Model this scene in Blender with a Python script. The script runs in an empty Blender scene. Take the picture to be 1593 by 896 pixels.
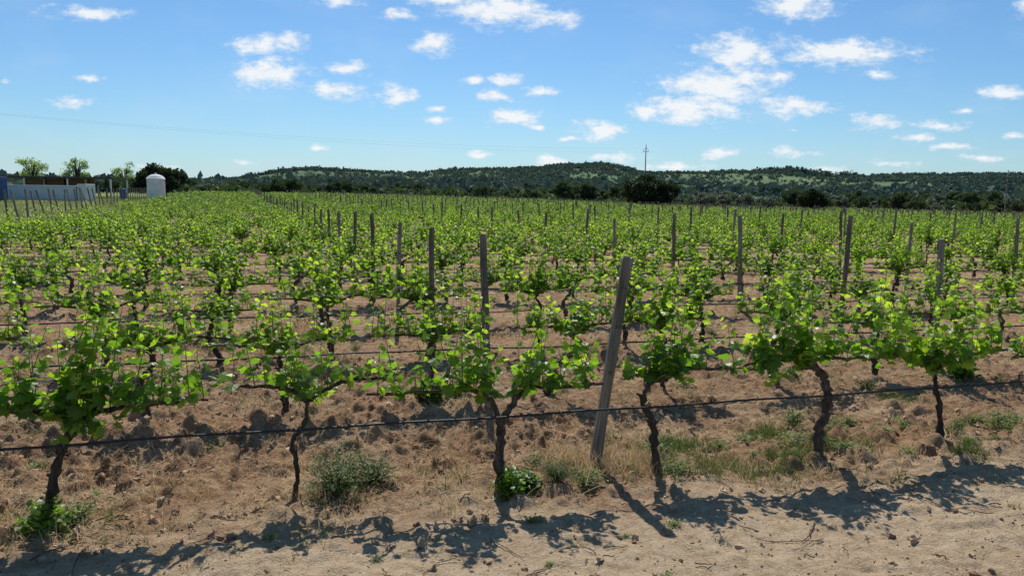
import bpy, math, random
import numpy as np
from mathutils import Vector, Matrix
random.seed(7); rng=np.random.default_rng(7)
SC=bpy.context.scene; COL=SC.collection
# ------------------------------------------------------------------ helpers
_T=np.random.default_rng(3).random((256,256))
def vnoise(x,y,s,seed=0):
    x=np.asarray(x,float)/s+seed*17.3; y=np.asarray(y,float)/s+seed*9.7
    xi=np.floor(x).astype(int); yi=np.floor(y).astype(int); fx=x-xi; fy=y-yi
    fx=fx*fx*(3-2*fx); fy=fy*fy*(3-2*fy)
    a=_T[xi&255,yi&255]; b=_T[(xi+1)&255,yi&255]; c=_T[xi&255,(yi+1)&255]; d=_T[(xi+1)&255,(yi+1)&255]
    return (a*(1-fx)+b*fx)*(1-fy)+(c*(1-fx)+d*fx)*fy
def ss(a,b,x):
    t=np.clip((np.asarray(x,float)-a)/(b-a),0,1); return t*t*(3-2*t)
ANG=math.radians(15.5)
R=np.array([math.cos(ANG),math.sin(ANG)]); N=np.array([-math.sin(ANG),math.cos(ANG)])
O=np.array([-0.055,5.30]); D=np.array([-0.79,2.22]); PITCH=float(D@N)
def ncoord(x,y): return ((x-O[0])*N[0]+(y-O[1])*N[1])/PITCH
def scoord(x,y):
    k=ncoord(x,y); ox=O[0]+k*D[0]; oy=O[1]+k*D[1]
    return (x-ox)*R[0]+(y-oy)*R[1]
def zmacro(x,y): return 0.5*ss(30,110,y)*ss(5,-35,x)-1.1*ss(25,120,y)*ss(-5,45,x)
def worley(x,y,s,seed):
    x=np.asarray(x,float)/s+seed*13.1; y=np.asarray(y,float)/s+seed*7.7
    xi=np.floor(x).astype(int); yi=np.floor(y).astype(int); best=np.full(np.shape(x),9.); rv=np.zeros(np.shape(x))
    for a in (-1,0,1):
        for b in (-1,0,1):
            ca=xi+a; cb_=yi+b; px=ca+_T[ca&255,cb_&255]; py=cb_+_T[(ca+91)&255,(cb_+37)&255]
            d=np.hypot(x-px,y-py); m=d<best; best=np.where(m,d,best); rv=np.where(m,_T[(ca+11)&255,(cb_+71)&255],rv)
    return best,rv
def zground(x,y):
    x=np.asarray(x,float); y=np.asarray(y,float)
    z=zmacro(x,y)
    r=np.hypot(x,y); z=z-4*ss(300,450,r)
    k=ncoord(x,y); inv=ss(-0.35,0.0,k)*ss(70,40,y)
    z=z+0.035*np.cos(2*math.pi*k)*inv-0.02*inv
    z=z+(vnoise(x,y,2.3,1)-.5)*0.07
    fade=ss(30,11,y)*ss(18,9,np.abs(x))
    wx=x+.10*vnoise(x,y,.3,21)+.03*vnoise(x,y,.07,24); wy=y+.10*vnoise(x,y,.3,22)+.03*vnoise(x,y,.07,25)
    c1=np.abs(vnoise(wx,wy,.30,2)-.5)*2; c2=np.abs(vnoise(wx,wy,.12,3)-.5)*2; c3=vnoise(x,y,.055,4); c4=vnoise(x,y,.6,6)
    d1,r1=worley(wx,wy,.21,3); d2,r2=worley(wx,wy,.10,5)
    clod=np.maximum(0,.50-d1)**.7*ss(.40,.9,r1)*.12+np.maximum(0,.5-d2)**.7*ss(.3,.9,r2)*.055
    lump=(c1*.032+c2*.024+c3*.020+c4*.05-.062)
    pt=ss(.35,.65,vnoise(x,y,1.3,23))
    return z+(lump*(0.55+0.25*pt+.45*inv)+clod*(.12+.25*pt+(.6+.5*pt)*inv))*fade
class Geo:
    def __init__(s): s.V=[];s.F=[];s.M=[];s.T=[];s.n=0
    def add(s,V,F,mat=0,tint=0.5):
        V=np.asarray(V,float).reshape(-1,3); F=np.asarray(F,int)
        s.V.append(V); s.F.append(F+s.n); s.M.append(np.full(len(F),mat)); s.T.append(np.broadcast_to(np.asarray(tint,float),(len(V),)).copy()); s.n+=len(V)
    def stamp(s,BV,BF,mats,pos,tint,mat=0):
        BV=np.asarray(BV,float); BF=np.asarray(BF,int); m=len(pos); n=len(BV)
        if m==0: return
        V=np.einsum('mij,nj->mni',mats,BV)+np.asarray(pos)[:,None,:]
        F=(BF[None]+(np.arange(m)*n)[:,None,None]).reshape(-1,BF.shape[1])
        s.add(V.reshape(-1,3),F,mat,np.repeat(np.asarray(tint,float),n))
    def mesh(s,name,mats,smooth=False):
        me=bpy.data.meshes.new(name); V=np.concatenate(s.V)
        me.vertices.add(len(V)); me.vertices.foreach_set('co',V.ravel())
        tot=np.concatenate([np.full(len(f),f.shape[1]) for f in s.F]); idx=np.concatenate([f.ravel() for f in s.F])
        st=np.concatenate([[0],np.cumsum(tot)[:-1]])
        me.loops.add(len(idx)); me.loops.foreach_set('vertex_index',idx.astype(np.int32))
        me.polygons.add(len(tot)); me.polygons.foreach_set('loop_start',st.astype(np.int32)); me.polygons.foreach_set('loop_total',tot.astype(np.int32))
        me.polygons.foreach_set('material_index',np.concatenate(s.M).astype(np.int32))
        me.polygons.foreach_set('use_smooth',np.full(len(tot),smooth))
        for m in mats: me.materials.append(m)
        a=me.attributes.new('tint','FLOAT','POINT'); a.data.foreach_set('value',np.concatenate(s.T).astype(np.float32))
        me.update(calc_edges=True); return me
def obj(name,me,loc=(0,0,0),parent=None,rotz=0,scale=1):
    o=bpy.data.objects.new(name,me); COL.objects.link(o)
    o.location=loc; o.rotation_euler=(0,0,rotz); o.scale=(scale,)*3 if np.isscalar(scale) else scale
    if parent: o.parent=parent
    return o
def tag(o,label=None,cat=None,group=None,kind=None):
    if label:o['label']=label
    if cat:o['category']=cat
    if group:o['group']=group
    if kind:o['kind']=kind
    return o
def catmull(P,sub):
    P=np.asarray(P,float); Q=np.vstack([2*P[0]-P[1],P,2*P[-1]-P[-2]]); out=[]
    for i in range(1,len(Q)-2):
        for t in np.arange(sub)/sub:
            a,b,c,d=Q[i-1],Q[i],Q[i+1],Q[i+2]
            out.append(.5*(2*b+(c-a)*t+(2*a-5*b+4*c-d)*t*t+(3*b-a-3*c+d)*t**3))
    out.append(P[-1]); return np.array(out)
def tube(P,rad,n=8,noise=0,r=None):
    P=np.asarray(P,float); m=len(P); rad=np.broadcast_to(np.asarray(rad,float),(m,))
    T=np.gradient(P,axis=0); T/=np.linalg.norm(T,axis=1)[:,None]+1e-9
    up=np.array([0,0,1.]) if abs(T[:,2]).mean()<.7 else np.array([0,1.,0])
    A=np.cross(T,up); A/=np.linalg.norm(A,axis=1)[:,None]+1e-9; B=np.cross(T,A)
    th=np.arange(n)/n*2*math.pi
    rr=rad[:,None]*np.ones(n)
    if noise: rr=rr*(1+noise*((r or rng).random((m,n))-.5)*2)
    V=P[:,None]+rr[...,None]*(np.cos(th)[None,:,None]*A[:,None]+np.sin(th)[None,:,None]*B[:,None])
    i=np.arange(m-1)[:,None]*n; j=np.arange(n)[None]; j2=(j+1)%n
    F=np.stack([i+j,i+j2,i+n+j2,i+n+j],-1).reshape(-1,4)
    return V.reshape(-1,3),F
def addtube(g,P,rad,n=8,noise=0,mat=0,tint=.5,r=None):
    V,F=tube(P,rad,n,noise,r); g.add(V,F,mat,tint)
    m=len(P)
    T=np.asarray(P[-1])-np.asarray(P[-2]); T=T/(np.linalg.norm(T)+1e-9)
    c=np.asarray(P[-1])+T*np.atleast_1d(rad)[-1]*.3
    ring=V[(m-1)*n:]; g.add(np.vstack([ring,c]),[[q,(q+1)%n,n] for q in range(n)],mat,tint)
    c0=np.asarray(P[0]); g.add(np.vstack([V[:n],c0]),[[(q+1)%n,q,n] for q in range(n)],mat,tint)
def addbox(g,x0,x1,y0,y1,z0,z1,mat=0,tint=.5,b=0.0):
    if b<=0:
        V=[(x,y,z) for z in (z0,z1) for y in (y0,y1) for x in (x0,x1)]
        F=[(0,2,3,1),(4,5,7,6),(0,1,5,4),(2,6,7,3),(0,4,6,2),(1,3,7,5)]
        g.add(V,F,mat,tint); return
    rings=[]
    for (z,i) in ((z0,b),(z0+b,0),(z1-b,0),(z1,b)):
        a=b if i==0 else b*1.6
        rings.append([(x0+a,y0+i,z),(x1-a,y0+i,z),(x1-i,y0+a,z),(x1-i,y1-a,z),(x1-a,y1-i,z),(x0+a,y1-i,z),(x0+i,y1-a,z),(x0+i,y0+a,z)])
    V=np.array(rings).reshape(-1,3); F=[]
    for k in range(3):
        for q in range(8): F.append((k*8+q,k*8+(q+1)%8,k*8+8+(q+1)%8,k*8+8+q))
    g.add(V,F,mat,tint); g.add(V[24:],[list(range(8))],mat,tint); g.add(V[:8],[list(range(8))[::-1]],mat,tint)
def lathe(g,prof,n=24,mat=0,tint=.5):
    th=np.arange(n)/n*2*math.pi; V=[(r*math.cos(t),r*math.sin(t),z) for r,z in prof for t in th]
    F=[(k*n+q,k*n+(q+1)%n,(k+1)*n+(q+1)%n,(k+1)*n+q) for k in range(len(prof)-1) for q in range(n)]
    g.add(V,F,mat,tint)
# ------------------------------------------------------------------ materials
def mat(name):
    m=bpy.data.materials.new(name); m.use_nodes=True; nt=m.node_tree; nt.nodes.clear(); return m,nt
def nd(nt,t,**k):
    n=nt.nodes.new(t)
    for a,v in k.items(): setattr(n,a,v)
    return n
def ramp(nt,inp,stops):
    r=nd(nt,'ShaderNodeValToRGB'); e=r.color_ramp.elements
    while len(e)<len(stops): e.new(0.5)
    for i,(p,c) in enumerate(stops): e[i].position=p; e[i].color=(*c,1)
    nt.links.new(inp,r.inputs[0]); return r.outputs[0]
def noise(nt,scale,detail=4,rough=.55,vec=None,dist=0):
    n=nd(nt,'ShaderNodeTexNoise'); n.inputs['Scale'].default_value=scale; n.inputs['Detail'].default_value=detail; n.inputs['Roughness'].default_value=rough; n.inputs['Distortion'].default_value=dist
    if vec is not None: nt.links.new(vec,n.inputs['Vector'])
    return n.outputs['Fac']
def mixc(nt,f,a,b,mode='MIX'):
    m=nd(nt,'ShaderNodeMix',data_type='RGBA',blend_type=mode)
    for k,v in ((0,f),(6,a),(7,b)):
        if hasattr(v,'links'): nt.links.new(v,m.inputs[k])
        else: m.inputs[k].default_value=v if k==0 else (*v,1)
    return m.outputs[2]
def math_(nt,op,a,b=None,c=None,clamp=False):
    m=nd(nt,'ShaderNodeMath',operation=op,use_clamp=clamp)
    for k,v in ((0,a),(1,b),(2,c)):
        if v is None: continue
        if hasattr(v,'links'): nt.links.new(v,m.inputs[k])
        else: m.inputs[k].default_value=v
    return m.outputs[0]
def attr(nt,name='tint'):
    return nd(nt,'ShaderNodeAttribute',attribute_name=name).outputs['Fac']
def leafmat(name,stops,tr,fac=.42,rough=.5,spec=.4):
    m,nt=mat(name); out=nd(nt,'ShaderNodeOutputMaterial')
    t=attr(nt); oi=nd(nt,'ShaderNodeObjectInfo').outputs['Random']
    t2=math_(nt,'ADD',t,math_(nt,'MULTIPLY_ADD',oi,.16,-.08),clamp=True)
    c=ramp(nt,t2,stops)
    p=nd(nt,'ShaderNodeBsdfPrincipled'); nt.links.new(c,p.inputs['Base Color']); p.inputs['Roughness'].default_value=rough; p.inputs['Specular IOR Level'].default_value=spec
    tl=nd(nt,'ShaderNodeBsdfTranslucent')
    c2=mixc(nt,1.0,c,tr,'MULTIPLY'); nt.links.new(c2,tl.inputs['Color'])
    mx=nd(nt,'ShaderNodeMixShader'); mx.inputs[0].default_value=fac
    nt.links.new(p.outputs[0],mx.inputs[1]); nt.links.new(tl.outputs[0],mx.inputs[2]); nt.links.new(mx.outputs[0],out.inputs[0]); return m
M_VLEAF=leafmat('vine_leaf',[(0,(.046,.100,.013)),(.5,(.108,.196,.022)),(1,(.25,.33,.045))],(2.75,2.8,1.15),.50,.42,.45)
M_FLEAF=leafmat('far_vine_leaf',[(0,(.036,.078,.016)),(.5,(.080,.145,.025)),(1,(.175,.235,.048))],(2.3,2.4,1.1),.45,.6,.25)
M_TLEAF=leafmat('tree_leaf',[(0,(.024,.042,.026)),(.5,(.054,.082,.041)),(1,(.10,.135,.062))],(1.6,1.7,.8),.25,.7,.2)
M_DLEAF=leafmat('dark_oak_leaf',[(0,(.014,.025,.013)),(.5,(.030,.047,.021)),(1,(.06,.085,.034))],(1.6,1.7,.8),.2,.7,.2)
M_TLEAFL=leafmat('light_tree_leaf',[(0,(.14,.20,.085)),(.5,(.24,.32,.15)),(1,(.35,.43,.23))],(1.5,1.6,.9),.5,.6,.2)
M_OLEAF=leafmat('olive_leaf',[(0,(.08,.098,.065)),(.5,(.15,.175,.12)),(1,(.23,.25,.19))],(1.2,1.3,.9),.2,.6,.3)
M_WOODS=leafmat('woodland_leaf_hazed',[(0,(.062,.096,.084)),(.5,(.092,.134,.106)),(1,(.135,.18,.125))],(1.2,1.2,1.),.15,.8,.1)  # blue haze of distance painted into these leaf colours
M_WEED=leafmat('weed_leaf',[(0,(.07,.095,.04)),(.5,(.14,.17,.07)),(1,(.22,.27,.10))],(1.8,2,.9),.35,.6,.3)
M_GRASS=leafmat('grass_blade',[(0,(.08,.15,.03)),(.45,(.18,.22,.065)),(.6,(.40,.28,.15)),(1,(.76,.58,.37))],(1.2,1.2,.9),.25,.7,.2)
def solid(name,stops,scale=8,rough=.8,bump=.3,bscale=30,stretch=None,metal=0,useTint=False,spec=.3):
    m,nt=mat(name); out=nd(nt,'ShaderNodeOutputMaterial'); p=nd(nt,'ShaderNodeBsdfPrincipled')
    tc=nd(nt,'ShaderNodeTexCoord').outputs['Object']
    if stretch:
        mp=nd(nt,'ShaderNodeMapping'); mp.inputs['Scale'].default_value=stretch; nt.links.new(tc,mp.inputs[0]); tc=mp.outputs[0]
    f=noise(nt,scale,6,.6,tc)
    if useTint: f=math_(nt,'ADD',f,math_(nt,'SUBTRACT',attr(nt),.5),clamp=True)
    oi=nd(nt,'ShaderNodeObjectInfo').outputs['Random']; f=math_(nt,'ADD',f,math_(nt,'MULTIPLY_ADD',oi,.2,-.1),clamp=True)
    nt.links.new(ramp(nt,f,stops),p.inputs['Base Color']); p.inputs['Roughness'].default_value=rough; p.inputs['Metallic'].default_value=metal; p.inputs['Specular IOR Level'].default_value=spec
    if bump:
        b=nd(nt,'ShaderNodeBump'); b.inputs['Strength'].default_value=bump; b.inputs['Distance'].default_value=.01; nt.links.new(noise(nt,bscale,5,.6,tc),b.inputs['Height']); nt.links.new(b.outputs[0],p.inputs['Normal'])
    nt.links.new(p.outputs[0],out.inputs[0]); return m
M_BARK=solid('vine_bark',[(.3,(.026,.019,.014)),(.55,(.080,.060,.045)),(.75,(.17,.13,.10))],14,.95,1.,40,(3,3,.7))
M_TBARK=solid('tree_bark',[(.3,(.03,.024,.018)),(.7,(.1,.08,.06))],5,.95,.5,20)
M_POST=solid('weathered_wood',[(.3,(.11,.093,.075)),(.55,(.24,.205,.168)),(.75,(.37,.33,.28))],9,.9,.8,35,(6,6,.35),useTint=True)
M_HOSE=solid('black_hose',[(.3,(.012,.012,.013)),(.7,(.03,.03,.032))],20,.5,.1,60)
M_WIRE=solid('rusted_wire',[(.3,(.06,.055,.05)),(.7,(.16,.15,.14))],30,.8,0)
M_SHOOT=solid('green_shoot',[(.3,(.12,.15,.05)),(.7,(.22,.22,.08))],20,.6,0)
M_WHITE=solid('white_render',[(.3,(.60,.59,.56)),(.7,(.80,.79,.76))],1.2,.85,.2,20)
M_GREYW=solid('grey_blue_render',[(.3,(.56,.58,.60)),(.7,(.70,.72,.74))],1.,.85,.2,20)
M_DARKROOF=solid('dark_roof_sheet',[(.3,(.04,.035,.03)),(.7,(.10,.085,.07))],3,.7,.2,20)
M_TERR=solid('faded_terracotta',[(.3,(.20,.13,.10)),(.7,(.30,.2,.15))],3,.8,.2,20)
M_BLUE=solid('blue_paint',[(.3,(.015,.05,.16)),(.7,(.03,.09,.26))],2,.5,.1,20)
M_DARK=solid('dark_opening',[(.3,(.02,.018,.016)),(.7,(.04,.036,.03))],3,.8,0)
M_CONC=solid('concrete_pole',[(.3,(.10,.09,.08)),(.7,(.22,.2,.18))],3,.85,.2,20)
M_CABLE=solid('power_cable',[(.3,(.12,.14,.17)),(.7,(.2,.22,.25))],3,.85,0)
M_TWIG=solid('dry_cane',[(.3,(.06,.04,.028)),(.7,(.24,.17,.11))],20,.8,0,useTint=True)
M_CLOD=solid('soil_clod',[(.25,(.25,.145,.085)),(.5,(.41,.27,.165)),(.75,(.57,.42,.28))],12,.95,.8,60,useTint=True)
def groundmat():
    m,nt=mat('vineyard_soil'); out=nd(nt,'ShaderNodeOutputMaterial'); p=nd(nt,'ShaderNodeBsdfPrincipled')
    pos=nd(nt,'ShaderNodeNewGeometry').outputs['Position']
    a=noise(nt,1.1,6,.65,pos); b=noise(nt,9,6,.7,pos); c=noise(nt,45,4,.7,pos)
    mixn=math_(nt,'ADD',math_(nt,'MULTIPLY',b,.6),math_(nt,'MULTIPLY',c,.4))
    sand=ramp(nt,mixn,[(.33,(.37,.255,.155)),(.47,(.55,.41,.262)),(.62,(.67,.52,.355))])
    brown=ramp(nt,mixn,[(.35,(.175,.092,.050)),(.5,(.345,.205,.115)),(.64,(.52,.355,.215))])
    lane=attr(nt,'lane'); f=math_(nt,'ADD',lane,math_(nt,'MULTIPLY_ADD',a,2.4,-1.2),clamp=True)
    soil=mixc(nt,f,sand,brown)
    g=ramp(nt,noise(nt,.35,8,.65,pos),[(.35,(.10,.15,.035)),(.5,(.17,.20,.055)),(.68,(.27,.25,.11))])
    gf=attr(nt,'grass'); gf=math_(nt,'ADD',gf,math_(nt,'MULTIPLY_ADD',noise(nt,1.5,5,.6,pos),.6,-.3),clamp=True)
    gf=math_(nt,'MULTIPLY',gf,math_(nt,'GREATER_THAN',attr(nt,'grass'),.02))
    col=mixc(nt,gf,soil,g)
    nt.links.new(col,p.inputs['Base Color']); p.inputs['Roughness'].default_value=.95; p.inputs['Specular IOR Level'].default_value=.1
    bm=nd(nt,'ShaderNodeBump'); bm.inputs['Strength'].default_value=1.; bm.inputs['Distance'].default_value=.045
    nt.links.new(math_(nt,'ADD',math_(nt,'MULTIPLY',noise(nt,20,6,.7,pos),.8),math_(nt,'MULTIPLY',noise(nt,80,4,.7,pos),.35)),bm.inputs['Height']); nt.links.new(bm.outputs[0],p.inputs['Normal'])
    nt.links.new(p.outputs[0],out.inputs[0]); return m
M_GROUND=groundmat()
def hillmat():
    m,nt=mat('hill_grass_hazed'); out=nd(nt,'ShaderNodeOutputMaterial'); p=nd(nt,'ShaderNodeBsdfPrincipled')
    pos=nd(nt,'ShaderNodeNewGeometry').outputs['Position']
    g=ramp(nt,noise(nt,.008,8,.65,pos),[(.35,(.082,.125,.080)),(.5,(.108,.160,.084)),(.62,(.145,.205,.092)),(.75,(.19,.225,.12))])  # greens lifted towards blue: aerial haze put into the grass colour
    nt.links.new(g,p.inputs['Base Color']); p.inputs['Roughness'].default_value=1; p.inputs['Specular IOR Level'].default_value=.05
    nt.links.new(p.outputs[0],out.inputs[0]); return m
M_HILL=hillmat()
# ------------------------------------------------------------------ ground
def axis(lo,hi,step,far_lo,far_hi,gr):
    a=list(np.arange(lo,hi,step)); s=step; x=a[-1]
    while x<far_hi: s*=gr; x+=s; a.append(x)
    s=step; x=a[0]; pre=[]
    while x>far_lo: s*=gr; x-=s; pre.append(x)
    return np.array(pre[::-1]+a)
gx=axis(-5.5,7,.018,-3500,3500,1.045); gy=axis(2.8,9.5,.018,-60,3500,1.032)
X,Y=np.meshgrid(gx,gy); Z=zground(X,Y)
nx,ny=len(gx),len(gy); i=np.arange(ny-1)[:,None]*nx; j=np.arange(nx-1)[None]
F=np.stack([i+j,i+j+1,i+nx+j+1,i+nx+j],-1).reshape(-1,4)
g=Geo(); g.add(np.stack([X,Y,Z],-1).reshape(-1,3),F); me=g.mesh('ground',[M_GROUND],True)
k=ncoord(X,Y); s=scoord(X,Y); SL=-8.6
lane=ss(-.5,.15,k)*.95-.05
grass=np.maximum(ss(SL-.8,SL-2.2,s)*ss(12,20,Y),ss(60.5,62.5,k))
for nm,v in (('lane',lane),('grass',grass)):
    a=me.attributes.new(nm,'FLOAT','POINT'); a.data.foreach_set('value',v.ravel().astype(np.float32))
tag(obj('ground',me),'sandy tilled vineyard soil with clods and dry straw','ground',kind='structure')
# ------------------------------------------------------------------ hills
US=[-1.5,-.8,-.45,-.36,-.30,-.26,-.21,-.16,-.11,-.06,.02,.07,.11,.14,.17,.25,.31,.35,.40,.45,.55,.65,.9,1.5]
TS=[.008,.008,.009,.012,.021,.025,.022,.020,.023,.026,.031,.037,.040,.035,.028,.026,.028,.030,.028,.029,.031,.032,.032,.03]
RR=1300.
def zhill(x,y):
    r=np.hypot(x,y); U=x/np.maximum(y,1.); T=np.interp(U,US,TS)
    cosf=np.maximum(y,1)/r
    h=r*cosf*T*(0.12*ss(240,420,r)+.88*ss(330,RR,r))*ss(3200,RR*1.05,r)
    h=h+(vnoise(x,y,180,1)-.5)*9*ss(300,700,r)+(vnoise(x,y,60,2)-.5)*3*ss(300,600,r)
    return h-4.5+6.0*ss(225,330,r)
ph=np.linspace(-math.radians(52),math.radians(52),420); rr=np.concatenate([np.linspace(230,1500,150),np.linspace(1520,3000,30)])
P,Q=np.meshgrid(ph,rr); X=Q*np.sin(P); Y=Q*np.cos(P); Z=zhill(X,Y)
nx,ny=len(ph),len(rr); i=np.arange(ny-1)[:,None]*nx; j=np.arange(nx-1)[None]
g=Geo(); g.add(np.stack([X,Y,Z],-1).reshape(-1,3),np.stack([i+j,i+j+1,i+nx+j+1,i+nx+j],-1).reshape(-1,4))
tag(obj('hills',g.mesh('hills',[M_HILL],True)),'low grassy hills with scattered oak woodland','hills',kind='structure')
# ------------------------------------------------------------------ leaf shapes & vines
half=[(0,.06),(.20,-.12),(.45,-.02),(.41,.20),(.60,.44),(.37,.50),(.32,.76),(.13,.76),(0,1.0)]
out=[(x,y) for x,y in half]+[(-x,y) for x,y in half[-2:0:-1]]
LV=np.array([(0,.32,0.03)]+[(x,y,-.22*abs(x)-.16*y*y+.03*math.sin(9*y)) for x,y in out]); LV[:,1]-=.05
n_=len(out); LF=np.array([(0,1+(q+1)%n_,1+q) for q in range(n_)])
QV=np.array([(0,0,0),(.5,.45,-.1),(0,1,-.1),(-.5,.45,-.1)]); QF=np.array([(0,1,2),(0,2,3)])
QF4=np.array([(0,1,2,3)])
def orient(dirs,nrm,size,r=rng):
    d=dirs/np.linalg.norm(dirs,axis=1)[:,None]; s=np.cross(d,nrm); s/=np.linalg.norm(s,axis=1)[:,None]+1e-9
    n=np.cross(s,d); return np.stack([s,d,n],-1)*np.asarray(size)[:,None,None]
def vine_parts(seed,path=None,rad=.034,arms=((-.68),(.68)),nshoot=20,vig=1.,second=None,lsz=1.0,upf=.45):
    r=np.random.default_rng(seed)
    if path is None:
        lx=r.normal(0,.08); path=[(0,0,-.08),(r.normal(0,.02),r.normal(0,.01),.12),(lx*.5+r.normal(0,.05),r.normal(0,.03),.32),(lx+r.normal(0,.05),r.normal(0,.03),.52),(lx,0,.68)]
        rad=r.uniform(.022,.040)
    path=np.array([(a[0],a[1] if len(a)>2 else 0,a[-1]) for a in path],float)
    t=Geo(); C=catmull(path,8); rl=np.linspace(rad*1.15,rad*.66,len(C)); rl[:4]*=np.linspace(1.6,1.1,4)
    rl=rl*(1+.2*np.sin(np.arange(len(C))*1.1+r.random()*6)+r.normal(0,.08,len(C))); C[2:]+=r.normal(0,.006,(len(C)-2,3))
    addtube(t,C,rl,11,.26,r=r); top=C[-1]
    for q in range(3):
        b=C[int(r.uniform(.35,.95)*(len(C)-1))]; a=r.uniform(0,6.28); v=np.array([math.cos(a),math.sin(a)*.6,.5]); addtube(t,[b,b+v*rad*1.0,b+v*rad*1.9],[rad*.6,rad*.5,rad*.25],6,.2,r=r)
    armpts=[]
    heads=[top]
    if second is not None:
        S=catmull(np.array(second,float),6); addtube(t,S,np.linspace(rad*.7,rad*.4,len(S)),8,.2,r=r); heads.append(S[-1])
    for i_,a in enumerate(arms):
        h=heads[min(i_,len(heads)-1)] if len(heads)>1 else top
        A=catmull([h-np.array([0,0,.02]),h+np.array([a*.16,r.normal(0,.015),.05]),np.array([h[0]+a*.5,r.normal(0,.015),.77+r.normal(0,.01)]),np.array([h[0]+a,r.normal(0,.015),.77+r.normal(0,.01)])],7)
        A[1:]+=r.normal(0,.004,(len(A)-1,3))
        addtube(t,A,np.linspace(.019,.009,len(A)),7,.25,r=r); armpts.append(A)
    f=Geo(); pos=[];dr=[];nr=[];sz=[];ti=[]
    gap=[(r.uniform(.25,1),r.uniform(.05,.12)) for _ in arms]
    for q in range(nshoot):
        ai=q%len(armpts); A=armpts[ai]; u=((q//len(armpts))+r.random())/(nshoot/len(armpts)+.01); u=min(.999,u)
        if abs(u-gap[ai][0])<gap[ai][1]: u=min(.999,max(0,u+r.choice([-1,1])*gap[ai][1]))
        b=A[int(u*(len(A)-1))]+np.array([(A[-1]-A[0])[0]*r.uniform(-.03,.03),0,0])
        up_=r.random()<upf
        L=(r.uniform(.40,.76) if up_ else r.uniform(.16,.40))*vig; az=r.uniform(0,2*math.pi); lean=abs(r.normal(.05,.18)) if up_ else abs(r.normal(.15,.40)); droop=r.uniform(-.1,.35)
        if r.random()<.10: lean=r.uniform(1.1,2.0); L=min(L,.30)
        d=np.array([math.sin(lean)*math.cos(az),math.sin(lean)*math.sin(az)*.7,math.cos(lean)])
        m=9; u_=np.linspace(0,1,m)[:,None]; hd=np.array([math.cos(az),math.sin(az),-.35])
        Pn=b+d*u_*L+hd*droop*L*.5*u_**2+r.normal(0,.006,(m,3))*u_
        addtube(f,Pn,np.linspace(.0042,.0014,m),4,0,1)
        nl=int(L/.046)+2
        for w in range(nl):
            uu=(w+.6)/(nl+.2); fi=uu*(m-1); a0=int(fi); p=Pn[a0]*(1-(fi-a0))+Pn[min(a0+1,m-1)]*(fi-a0)
            aa=az+(w%2)*math.pi+r.normal(0,.9); out_=np.array([math.cos(aa),math.sin(aa),r.uniform(-.1,.7)])
            pl=r.uniform(.02,.075)*(1-.6*uu); pos.append(p+out_*pl)
            if r.random()<.4: addtube(f,[p,p+out_*pl],[.0014,.0012],3,0,1)
            dr.append([math.cos(aa+r.normal(0,.4)),math.sin(aa+r.normal(0,.4)),r.uniform(-1.1,.45)])
            nr.append(np.array([0,0,1])+r.normal(0,.7,3))
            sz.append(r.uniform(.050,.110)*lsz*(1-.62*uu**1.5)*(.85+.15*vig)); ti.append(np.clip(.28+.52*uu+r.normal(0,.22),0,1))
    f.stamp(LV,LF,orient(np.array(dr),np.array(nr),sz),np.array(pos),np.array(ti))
    return t,f
def vine_meshes(seed,**k):
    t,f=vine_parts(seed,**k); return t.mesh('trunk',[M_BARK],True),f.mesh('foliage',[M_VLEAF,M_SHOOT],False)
VAR=[vine_meshes(100+q,nshoot=int(rng.integers(22,38)),vig=rng.uniform(.82,1.08),arms=(-rng.uniform(.55,.74),rng.uniform(.55,.74)),lsz=1.04) for q in range(16)]
FRONT=[
 ((-2.93,4.62),dict(path=[(0,0,-.1),(.06,0,.22),(.11,0,.42),(.16,0,.56),(.23,0,.68)],rad=.029,nshoot=60,vig=1.16,arms=(-.9,.78),lsz=1.06,upf=.5),'gnarled vine trunk leaning, full leafy canopy over sandy soil'),
 ((-1.50,5.14),dict(path=[(0,0,-.1),(.03,0,.2),(.0,0,.36),(.09,0,.52),(.10,0,.68)],rad=.017,nshoot=20,vig=.60,arms=(-.50,.62),lsz=1.12),'young thin-trunked vine with sparse leaves beside weeds'),
 ((-.055,5.30),dict(path=[(0,0,-.1),(-.02,0,.2),(-.01,0,.4),(.0,0,.52),(.10,0,.70)],rad=.034,nshoot=34,vig=.95,second=[(0,0,.48),(-.05,.01,.62),(-.09,0,.72)],arms=(.66,-.86),lsz=1.1,upf=.48),'thick forked vine trunk with leafy shoots and suckers'),
 ((1.14,5.68),dict(path=[(0,0,-.1),(-.05,0,.24),(-.07,0,.42),(-.15,0,.56),(-.11,0,.69),(.03,0,.75)],rad=.028,nshoot=28,vig=.92,arms=(.95,-.26),lsz=1.1,upf=.48),'crooked vine trunk bowed at the top below green shoots'),
 ((2.48,6.01),dict(path=[(0,0,-.1),(.01,0,.17),(.06,0,.38),(.04,0,.58),(-.06,0,.70),(-.2,0,.73)],rad=.039,nshoot=42,vig=1.04,arms=(-.5,1.0),lsz=1.1,upf=.48),'stout dark vine trunk arching under dense green leaves'),
 ((3.72,6.48),dict(path=[(0,0,-.1),(-.01,0,.24),(-.07,0,.46),(-.12,0,.64)],rad=.024,nshoot=42,vig=1.04,arms=(-.6,.86),lsz=1.1,upf=.48),'slender vine trunk carrying dense green leaves'),
 ((5.05,6.78),dict(path=None,nshoot=40,vig=1.08,arms=(-.7,.66),lsz=1.1),'leafy grapevine trained along wires'),
]
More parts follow.
